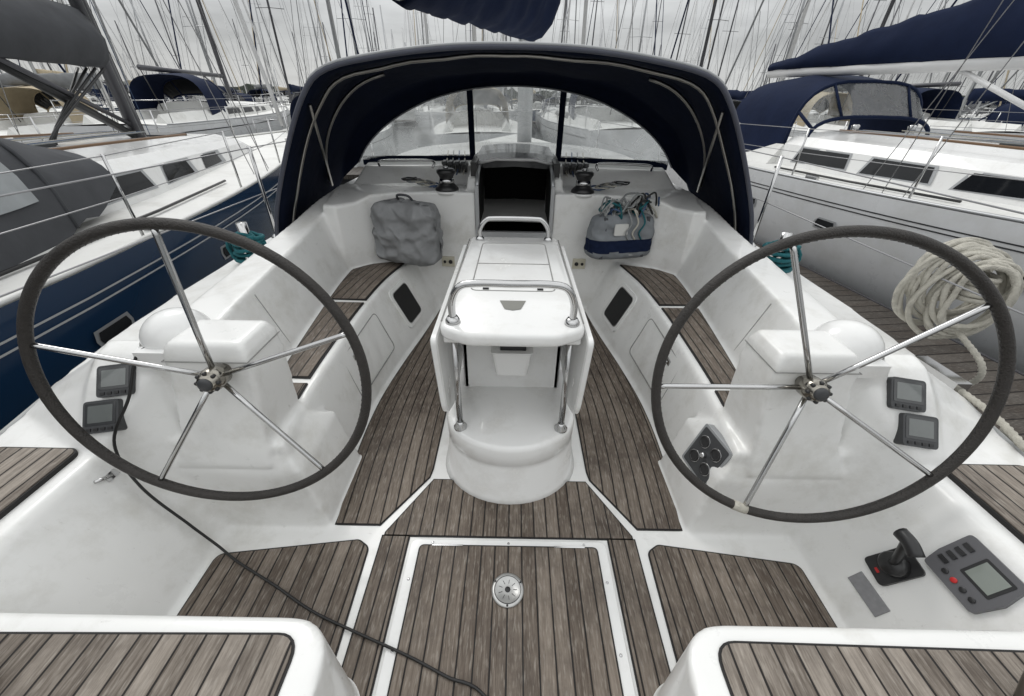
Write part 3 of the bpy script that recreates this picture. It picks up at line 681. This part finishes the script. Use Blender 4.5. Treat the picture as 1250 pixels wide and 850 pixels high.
# ------------------------------------------------------------ generic sailboats
def gen_boat(mb,L=12,B=3.8,fb=1.45,hullm=HULLW,cover=NAVYL,dodg=NAVYL,mastm=ALU,H=15,detail=1,boomang=0,rig=.007,stripe=None,cw=.60,mf=.56,bz=.95,cov=(.46,.20,.17,.10,.10),boomm=None,dy=.23):
    NS=26
    def hb(t): return B/2*((1-max(0,(t-.38)/.62)**2.3))*(.80+.20*min(1,t/.35)**.7)+.015
    def zs(t): return fb+.22*t*t
    rg=[]
    for i in range(NS+1):
        t=i/NS; w=hb(t); z=zs(t)
        P=[(w,z),(w*1.0,z-.10),(w*.99,z*.62),(w*(.93-.15*t),z*.25),(w*(.80-.25*t),0),(w*.3,-.35)]
        y=t*L
        rg.append([(-x,y+(.5*(zz/z-1) if t>.97 else 0),zz) for x,zz in P]+[(x,y,zz) for x,zz in P[::-1]])
    mb.loft(rg,hullm,closed=False,cap=False,sm=True); mb.add(rg[0],[tuple(range(12))],hullm,False)
    if stripe:
        for zf in stripe[1]:
            for s in(1,-1): mb.loft([[(s*(hb(i/NS)*1.0+.006),i/NS*L,zs(i/NS)-zf),(s*(hb(i/NS)*.998+.006),i/NS*L,zs(i/NS)-zf-stripe[2])] for i in range(NS+1)],stripe[0],closed=False,cap=False)
    if detail>1:
        for s in(1,-1):
            for yy in(.35*L,.47*L,.62*L):
                t=yy/L; x=s*(hb(t)*.995+.004); z=zs(t)-.45
                mb.add([(x,yy-.16,z-.07),(x,yy+.16,z-.07),(x,yy+.18,z),(x,yy+.16,z+.07),(x,yy-.16,z+.07),(x,yy-.18,z)],[(0,1,2,3,4,5)],ALU,False)
                x+=s*.004; mb.add([(x,yy-.13,z-.05),(x,yy+.13,z-.05),(x,yy+.15,z),(x,yy+.13,z+.05),(x,yy-.13,z+.05),(x,yy-.15,z)],[(0,1,2,3,4,5)],GLASS,False)
    dk=[]
    for i in range(NS+1):
        t=i/NS;w=hb(t)-.01;z=zs(t)-.01;dk.append([(-w,t*L,z),(-w*.5,t*L,z+.03*w),(0,t*L,z+.045*w),(w*.5,t*L,z+.03*w),(w,t*L,z)])
    mb.loft(dk,DECKW,closed=False,cap=False,sm=True)
    for s in(1,-1): mb.tube([(s*(hb(i/NS)-.02),i/NS*L,zs(i/NS)+.015) for i in range(NS+1)],.02,ALU if hullm!=HULLB else DECKW,6)
    def cwid(t): return max(.12,hb(t)*cw*(1-.25*max(0,(t-.5)/.3)))
    def ch(t):
        k=(t-.30)/.46; return .44*(1-.55*k*k)+.03
    rg=[];T=[.30+.46*i/14 for i in range(15)]
    for t in T:
        w=cwid(t);z=zs(t);h=ch(t) if t<.755 else .08
        rg.append([(-w-.06,t*L,z-.02),(-w+.02,t*L,z+h*.72),(-w+.12,t*L,z+h*.97),(-w*.4,t*L,z+h+.06),(w*.4,t*L,z+h+.06),(w-.12,t*L,z+h*.97),(w-.02,t*L,z+h*.72),(w+.06,t*L,z-.02)])
    mb.loft(rg,GEL2 if detail>1 else DECKW,closed=False,cap=False,sm=False)
    mb.add(rg[0],[tuple(range(8))],DECKW,False); mb.add(rg[-1],[tuple(range(8))],DECKW,False)
    for s in(1,-1):
        wins=[(.33,.41),(.43,.50),(.52,.57),(.59,.64)]
        for t0,t1 in wins:
            q_=[];q2=[]
            for t,f,dt,df in((t0,.24,-.003,-.04),(t1,.27,.003,-.04),(t1-.004,.66,.003,.04),(t0+.006,.66,-.003,.04)):
                w=cwid(t);z=zs(t);h=ch(t); fx=w+.06-.08*(f*h+.02)/(h*.72+.02)+.008
                q_.append((s*fx,t*L,z+h*f))
                f2=f+df; fx2=w+.06-.08*(f2*h+.02)/(h*.72+.02)+.004
                q2.append((s*fx2,(t+dt)*L,z+h*f2))
            mb.add(q_,[(0,1,2,3)],GLASS,False)
            if detail>1: mb.add(q2,[(0,1,2,3)],ALU,False)
        if detail>1:
            mb.tube([(s*(cwid(t)-.25),t*L,zs(t)+ch(t)+.11) for t in(.36,.45,.55,.62)],.014,TRAIL,6)
            mb.tube([(s*(hb(t)-.35),t*L,zs(t)+.04) for t in(.34,.45,.55)],.014,BLACK,6)
            for t in(.18,.42,.86): mb.box(s*(hb(t)-.16)-.02,s*(hb(t)-.16)+.02,t*L-.1,t*L+.1,zs(t)+.0,zs(t)+.06,STEEL)
            for k in range(3): mb.tube([(s*(.12+.06*k),mf*L-.2,zs(.5)+ch(.5)+.1),(s*(.35+.08*k),.34*L,zs(.34)+ch(.34)+.10)],.008,[ROPEW,ROPEB,ROPEG][k],5)
            mb.lathe([(.06,0),(.05,.05),(.06,.1),(.04,.12)],STEEL,14,Matrix.Translation((s*.5,.34*L,zs(.34)+ch(.34)+.06)))
    for t in(.5,.66):
        z=zs(t)+ch(t)+.065; mb.box(-.25,.25,t*L-.25,t*L+.25,z-.03,z+.03,GLASS if detail<2 else IGREY)
    for s in(1,-1):
        mb.loft([[(s*hb(.1)*.62,.5,fb+.25),(s*hb(.1)*.72,.5,fb),(s*hb(.1)*.5,.5,fb)],[(s*hb(.3)*.62,.30*L,fb+.35),(s*hb(.3)*.74,.3*L,fb),(s*hb(.3)*.5,.3*L,fb)]],DECKW)
    if dodg:
        y0,y1=dy*L,dy*L+1.5; w=cwid(.3)+.1; zb=fb+.15
        def arch(y,w,h,z0,n=16): return [(-w*math.copysign(abs(math.cos(math.pi*k/n))**.6,math.cos(math.pi*k/n)),y,z0+h*math.sin(math.pi*k/n)**.6) for k in range(n+1)]
        A0=arch(y0,w*1.02,1.15,zb);A1=arch(y0+.75,w,1.22,zb);A2=arch(y1,w*.9,.98,zb+.12);A3=arch(y1+.35,w*.84,.42,zb+.2)
        mb.loft([A0,A1,A2],dodg,closed=False,cap=False,sm=True)
        mb.loft([A2[2:-2],A3[2:-2]],VINYL if detail>1 else GLASS,closed=False,cap=False)
        for k in(2,6,10,14): mb.tube([A2[k],A3[k]],.025,dodg,5)
        mb.tube(A3,.03,dodg,5); mb.tube(A2,.03,dodg,5)
    my=mf*L; zm=zs(mf)+ch(mf)
    mb.tube([(0,my,zm),(0,my-.15,H)],.085,mastm,10,r2=.06)
    bl=.36*L; be=(bl*math.sin(boomang),my-.2-bl*math.cos(boomang),zm+bz+.05); bs=(0,my-.15,zm+bz)
    mb.tube([bs,be],.075,boomm or mastm,8)
    if cover: sailcover(mb,bs,be,cov[0],cov[1],cov[2],cov[3],cover,n=20 if detail>1 else 8,drop=cov[4],lump=.09)
    mb.tube([(0,my,zm+.2),(be[0]*.3,my-.2-bl*.3,zm+bz)],.03,mastm,6)
    mb.tube([be,(0,my-.15,H)],rig,WIRE,4); mb.tube([(0,.1,fb),(0,my-.15,H)],rig,WIRE,4)
    mb.tube([be,(be[0]*.6,be[1]+.2,fb+.3)],rig*2,BLACK,4)
    for zf,sw in((.42,.95),(.70,.75)):
        z=zm+(H-zm)*zf
        mb.tube([(-sw,my-.2,z),(0,my-.05,z+.03),(sw,my-.2,z)],.022,mastm,5)
    for s in(1,-1):
        w=hb(mf)-.08;z1=zm+(H-zm)*.42;z2=zm+(H-zm)*.70
        mb.tube([(s*w,my-.2,zs(.55)),(s*.95,my-.2,z1),(s*.75,my-.2,z2),(0,my-.1,H)],rig,WIRE,4)
        mb.tube([(s*(w-.06),my,zs(.55)),(0,my,z1)],rig,WIRE,4)
        if detail>1:
            mb.tube([(s*(w-.06),my-.5,zs(.55)),(0,my,z1)],rig,WIRE,4)
            for k in range(3): mb.tube([(s*(.12+.05*k),my-.1,zm+.1),(s*(.05+.02*k),my-.1,H)],.005,[ROPEG,CABLE,ROPEB][k],4)
        ty=[.02,.14,.27,.40,.53,.66,.79,.9]
        for t in ty: mb.tube([(s*(hb(t)-.06),t*L,zs(t)),(s*(hb(t)-.06),t*L,zs(t)+.62)],.0125,STEEL,5)
        for h in(.61,.32): mb.tube([(s*(hb(t)-.06),t*L,zs(t)+h) for t in ty],rig*.7,WIRE,4)
        mb.tube([(s*(hb(.9)-.06),.9*L,zs(.9)+.6),(s*.12,.985*L,zs(1)+.65),(0,.99*L,zs(1)+.65)],.0125,STEEL,5)
        mb.tube([(s*(hb(.02)-.06),.02*L,fb+.6),(s*.5,-.02,fb+.6)],.0125,STEEL,5)
    mb.tube([(0,L-.15,zs(1)+.15),(0,L-.35,zs(1)+.9),(0,my+.05,H-.4)],.055,[ALUW,cover or ALUW][detail%2],8,r2=.04)
    return dict(hb=hb,zs=zs,ch=ch,cwid=cwid,my=my,zm=zm)

WZ=-1.0
ln=empty('sailboat',(-4.28,-2.9,WZ),R(7))
b=MB(); g=gen_boat(b,L=14.6,B=4.0,fb=1.45,hullm=HULLB,cover=DGREY,dodg=None,mastm=ALUD,H=17,detail=2,boomang=R(3),stripe=(ALUW,(.16,.22),.015),rig=.006,mf=.63,bz=.98,cov=(.50,.42,.24,.20,.12))
my=g['my']
for k in range(4): b.tube(catmull([(.1*k-.15,my-.3,g['zm']+.85),(.05*k,my-.9-.2*k,g['zm']+.5-.1*k),(.05*k,my-1.5,g['zm']+.05)],12),.016,BLACK,6)
b.tube([(0,my-.1,g['zm']+.1),(0,my-1.6,g['zm']+.9)],.05,BLACK,8)
b.build('hull_deck_rig',ln,recalc=False)
b=MB()
def arch(y,w,h,z0,n=18,p=.62): return [(-w*math.copysign(abs(math.cos(math.pi*k/n))**p,math.cos(math.pi*k/n)),y,z0+h*math.sin(math.pi*k/n)**.7) for k in range(n+1)]
A=[arch(.9,1.55,1.6,1.45),arch(2.3,1.65,1.65,1.45),arch(3.7,1.65,1.58,1.45),arch(4.9,1.6,1.40,1.45),arch(5.9,1.45,.90,1.55),arch(6.7,1.3,.35,1.75)]
def dens(A,n):
    out=[]
    for a,c in zip(A,A[1:]):
        for k in range(n):
            t=k/n; out.append([Vector(p).lerp(Vector(q_),t)+Vector((0,0,-.05*math.sin(math.pi*t)+.05*mn.noise(Vector((p[0]*2.5,(p[1]+t)*3,i*.7))))) for i,(p,q_) in enumerate(zip(a,c))])
    out.append([Vector(p) for p in A[-1]]); return out
AD=dens(A,5)
b.loft(AD,DGREY,closed=False,cap=False,sm=True)
for r in A[1:-1]: b.tube([Vector(p)+Vector((0,0,.006)) for p in r],.016,DGREY,6)
CLR=mat('clear_panel',(.34,.36,.37),.12,var=.6,scale=3,bump=.5,bscale=5)
for r0,r1 in((11,14),(16,19)):
    rws=[]
    for k in(14,15,16,17):
        rws.append([Vector(AD[r][k])+Vector((.014,0,.008)) for r in range(r0,r1+1)])
    b.loft(rws,CLR,closed=False,cap=False,sm=True)
b.build('cockpit_tent',ln,recalc=False)
rn=empty('sailboat',(5.30,11.4,WZ),R(187))
b=MB(); gen_boat(b,L=12.8,B=3.95,fb=1.56,hullm=HULLW,cover=NAVYL,dodg=NAVYL,mastm=ALUW,H=16,detail=2,boomang=R(6),stripe=(IGREY,(.17,.215),.014),rig=.006,cw=.62,mf=.52,bz=.90,cov=(1.0,.16,.16,.09,-.03),boomm=ALUW,dy=.18)
b.build('hull_deck_rig',rn,recalc=False)

variants=[]
for i,(hm,cv,dg_,mm) in enumerate([(HULLW,NAVYL,NAVYL,ALU),(HULLW,GREYC,BEIGE,ALUW),(HULLW,NAVYL,DGREY,ALUD),(HULLB,BEIGE,NAVYL,ALU),(HULLW,GREYC,NAVYL,ALUW),(HULLW,None,NAVYL,ALUD)]):
    b=MB(); gen_boat(b,L=11+i*.4,B=3.6,fb=1.3+.05*i,hullm=hm,cover=cv,dodg=dg_,mastm=mm,H=14+i*.8,detail=1,rig=.009,boomang=R(random.uniform(-8,8)),stripe=(IGREY,(.2,),.03))
    variants.append(b.build('sailboat',data_only=True,recalc=False))
def W(x,y):
    a=R(7); return (x*math.cos(a)-y*math.sin(a),x*math.sin(a)+y*math.cos(a))
k=0
for ry,face,x0,x1,st in((14.5,0,-34,44,4.5),(30,180,-50,62,4.9),(46,0,-60,70,5.4),(66,180,-70,84,7)):
    x=x0
    while x<x1:
        k+=1
        x+=st+random.uniform(-.2,.9)
        o=bpy.data.objects.new('sailboat',variants[(k*7+random.randint(0,3))%6 if ry>20 else [0,1,4,2,1,5][k%6]]); scene.collection.objects.link(o)
        yy=ry+random.uniform(-.8,.8)+(13 if face else 0); px,py=W(x,yy)
        o.location=(px,py,WZ+random.uniform(-.05,.05)); o.rotation_euler=(0,R(random.uniform(-1.5,1.5)),R(7+face+random.uniform(-3,3))); s=random.uniform(.88,1.12); o.scale=(s,s,s)
b=MB()
for i in range(95):
    y=random.uniform(75,170); x=random.uniform(-1.35,1.35)*y; h=random.uniform(9,19); mm=[ALU,ALUW,ALUD][i%3]
    lean=random.uniform(-.3,.3)
    b.tube([(x,y,-.5),(x+lean,y,h)],random.choice([.08,.11,.14]),mm,5)
    if i%2: b.tube([(x-1.7,y,0),(x-.9,y,h*.45),(x+lean,y,h)],.018,ALUD,3); b.tube([(x+1.7,y,0),(x+.9,y,h*.45),(x+lean,y,h)],.018,ALUD,3)
    b.tube([(x+random.uniform(-4,4),y+4,0),(x+lean,y,h)],.03,mm,3)
    b.tube([(x-.9,y,h*.45),(x+.9,y,h*.45)],.04,mm,4)
    b.box(x-1.8,x+1.8,y-5,y+5,-1,.15+random.random()*.25,DECKW); b.box(x-1.1,x+1.1,y-3,y+2,.2,.75,DECKW)
b.build('distant_masts')
def dock(name,x0,x1,y0,y1,z,along='y'):
    d=MB(); d.box(x0,x1,y0,y1,z-.12,z,DOCKM)
    d.box(x0-.03,x0,y0,y1,z-.3,z+.01,ALUD); d.box(x1,x1+.03,y0,y1,z-.3,z+.01,ALUD); d.box(x0,x1,y0+.1,y1-.1,z-.5,z-.125,IGREY)
    d.puv=[((p[1],p[0],0) if along=='y' else (p[0],p[1],0)) for p in d.v]
    if along=='y' and x0>0:
        for yy in(1.5,4.5,8): 
            d.box(x0+.10,x0+.16,yy-.14,yy+.14,z+.05,z+.08,ALUD); d.box(x0+.10,x0+.16,yy-.04,yy+.04,z,z+.05,ALUD)
            d.puv+= [(p[1],p[0],0) for p in d.v[len(d.puv):]]
    o=d.build(name); o.rotation_euler=(0,0,R(7)); return o
dock('dock',3.25,4.72,-3,12.5,-.45)
dock('dock',-45,50,12.6,14.2,-.45,'x')
dock('dock',-8.3,-7.1,-3,12.5,-.45)
dock('dock',-60,70,43.2,45,-.45,'x')
wt=bpy.data.materials.new('water'); wt.use_nodes=True; nt=wt.node_tree; bs=nt.nodes['Principled BSDF']; bs.inputs['Base Color'].default_value=(.012,.018,.018,1); bs.inputs['Roughness'].default_value=.06
n=nn(nt,'ShaderNodeTexNoise'); n.inputs['Scale'].default_value=2.2; n.inputs['Detail'].default_value=5; tc=nn(nt,'ShaderNodeTexCoord'); nt.links.new(tc.outputs['Object'],n.inputs['Vector'])
bp=nn(nt,'ShaderNodeBump'); bp.inputs['Strength'].default_value=.35; bp.inputs['Distance'].default_value=.15; nt.links.new(n.outputs['Fac'],bp.inputs['Height']); nt.links.new(bp.outputs['Normal'],bs.inputs['Normal'])
b=MB(); b.add([(-1500,-1500,WZ),(1500,-1500,WZ),(1500,1500,WZ),(-1500,1500,WZ)],[(0,1,2,3)],wt,False); b.build('water',recalc=False)
b=MB()
TREE=mat('treeline_green',(.06,.07,.055),.9,var=.5,scale=.2)
top=[];bo=[]
for i in range(400):
    x=-400+i*2; y=230+20*math.sin(i*.05); h=4+3.5*mn.noise(Vector((i*.11,0,0)))+2.2*mn.noise(Vector((i*.7,3,0)))
    bo.append((x,y,-1)); top.append((x,y+2,h))
b.loft([bo,top,[(x,y+12,z*.9) for x,y,z in top]],TREE,closed=False,cap=False); b.build('treeline',recalc=False)

# ------------------------------------------------------------ world + sun + camera
w=bpy.data.worlds.new('World'); scene.world=w; w.use_nodes=True; nt=w.node_tree; bg=nt.nodes['Background']; L=nt.links.new
sky=nn(nt,'ShaderNodeTexSky',sky_type='NISHITA'); sky.sun_disc=False; sky.sun_elevation=R(48); sky.sun_rotation=R(-35)
tc=nn(nt,'ShaderNodeTexCoord'); sp=nn(nt,'ShaderNodeSeparateXYZ'); L(tc.outputs['Generated'],sp.inputs[0])
mr=nn(nt,'ShaderNodeMapRange'); mr.inputs['From Min'].default_value=0.05; mr.inputs['From Max'].default_value=.75; mr.inputs['To Min'].default_value=5.6; mr.inputs['To Max'].default_value=14.0; L(sp.outputs[2],mr.inputs['Value'])
mp=nn(nt,'ShaderNodeMapping'); mp.inputs['Scale'].default_value=(1,1,4.5); L(tc.outputs['Generated'],mp.inputs['Vector'])
n=nn(nt,'ShaderNodeTexNoise'); n.inputs['Scale'].default_value=2.6; n.inputs['Detail'].default_value=7; n.inputs['Roughness'].default_value=.55; L(mp.outputs[0],n.inputs['Vector'])
m2=nn(nt,'ShaderNodeMapRange'); m2.inputs['From Min'].default_value=.3; m2.inputs['From Max'].default_value=.7; m2.inputs['To Min'].default_value=.66; m2.inputs['To Max'].default_value=1.25; L(n.outputs['Fac'],m2.inputs['Value'])
mu=nn(nt,'ShaderNodeMath',operation='MULTIPLY'); L(mr.outputs['Result'],mu.inputs[0]); L(m2.outputs['Result'],mu.inputs[1])
vm=nn(nt,'ShaderNodeVectorMath',operation='SCALE'); vm.inputs[0].default_value=(.985,1.0,1.0); L(mu.outputs[0],vm.inputs['Scale'])
mx=nn(nt,'ShaderNodeMix',data_type='RGBA'); mx.inputs['Factor'].default_value=.95; L(sky.outputs[0],mx.inputs['A']); L(vm.outputs[0],mx.inputs['B'])
L(mx.outputs['Result'],bg.inputs['Color']); bg.inputs['Strength'].default_value=.1
sl=bpy.data.lights.new('sun','SUN'); sl.energy=1.0; sl.angle=R(25); sl.color=(1,.98,.95); so=bpy.data.objects.new('sun',sl); scene.collection.objects.link(so)
so.rotation_euler=(R(42),0,R(-145))
cd=bpy.data.cameras.new('camera'); cam=bpy.data.objects.new('camera',cd); scene.collection.objects.link(cam); scene.camera=cam
cd.sensor_width=36; cd.lens=13.54; cd.clip_start=.03; cd.clip_end=4000
cam.matrix_world=Matrix.Translation((0,0,1.5))@Matrix.Rotation(R(57),4,'X')@Matrix.Rotation(R(1.03),4,'Z')
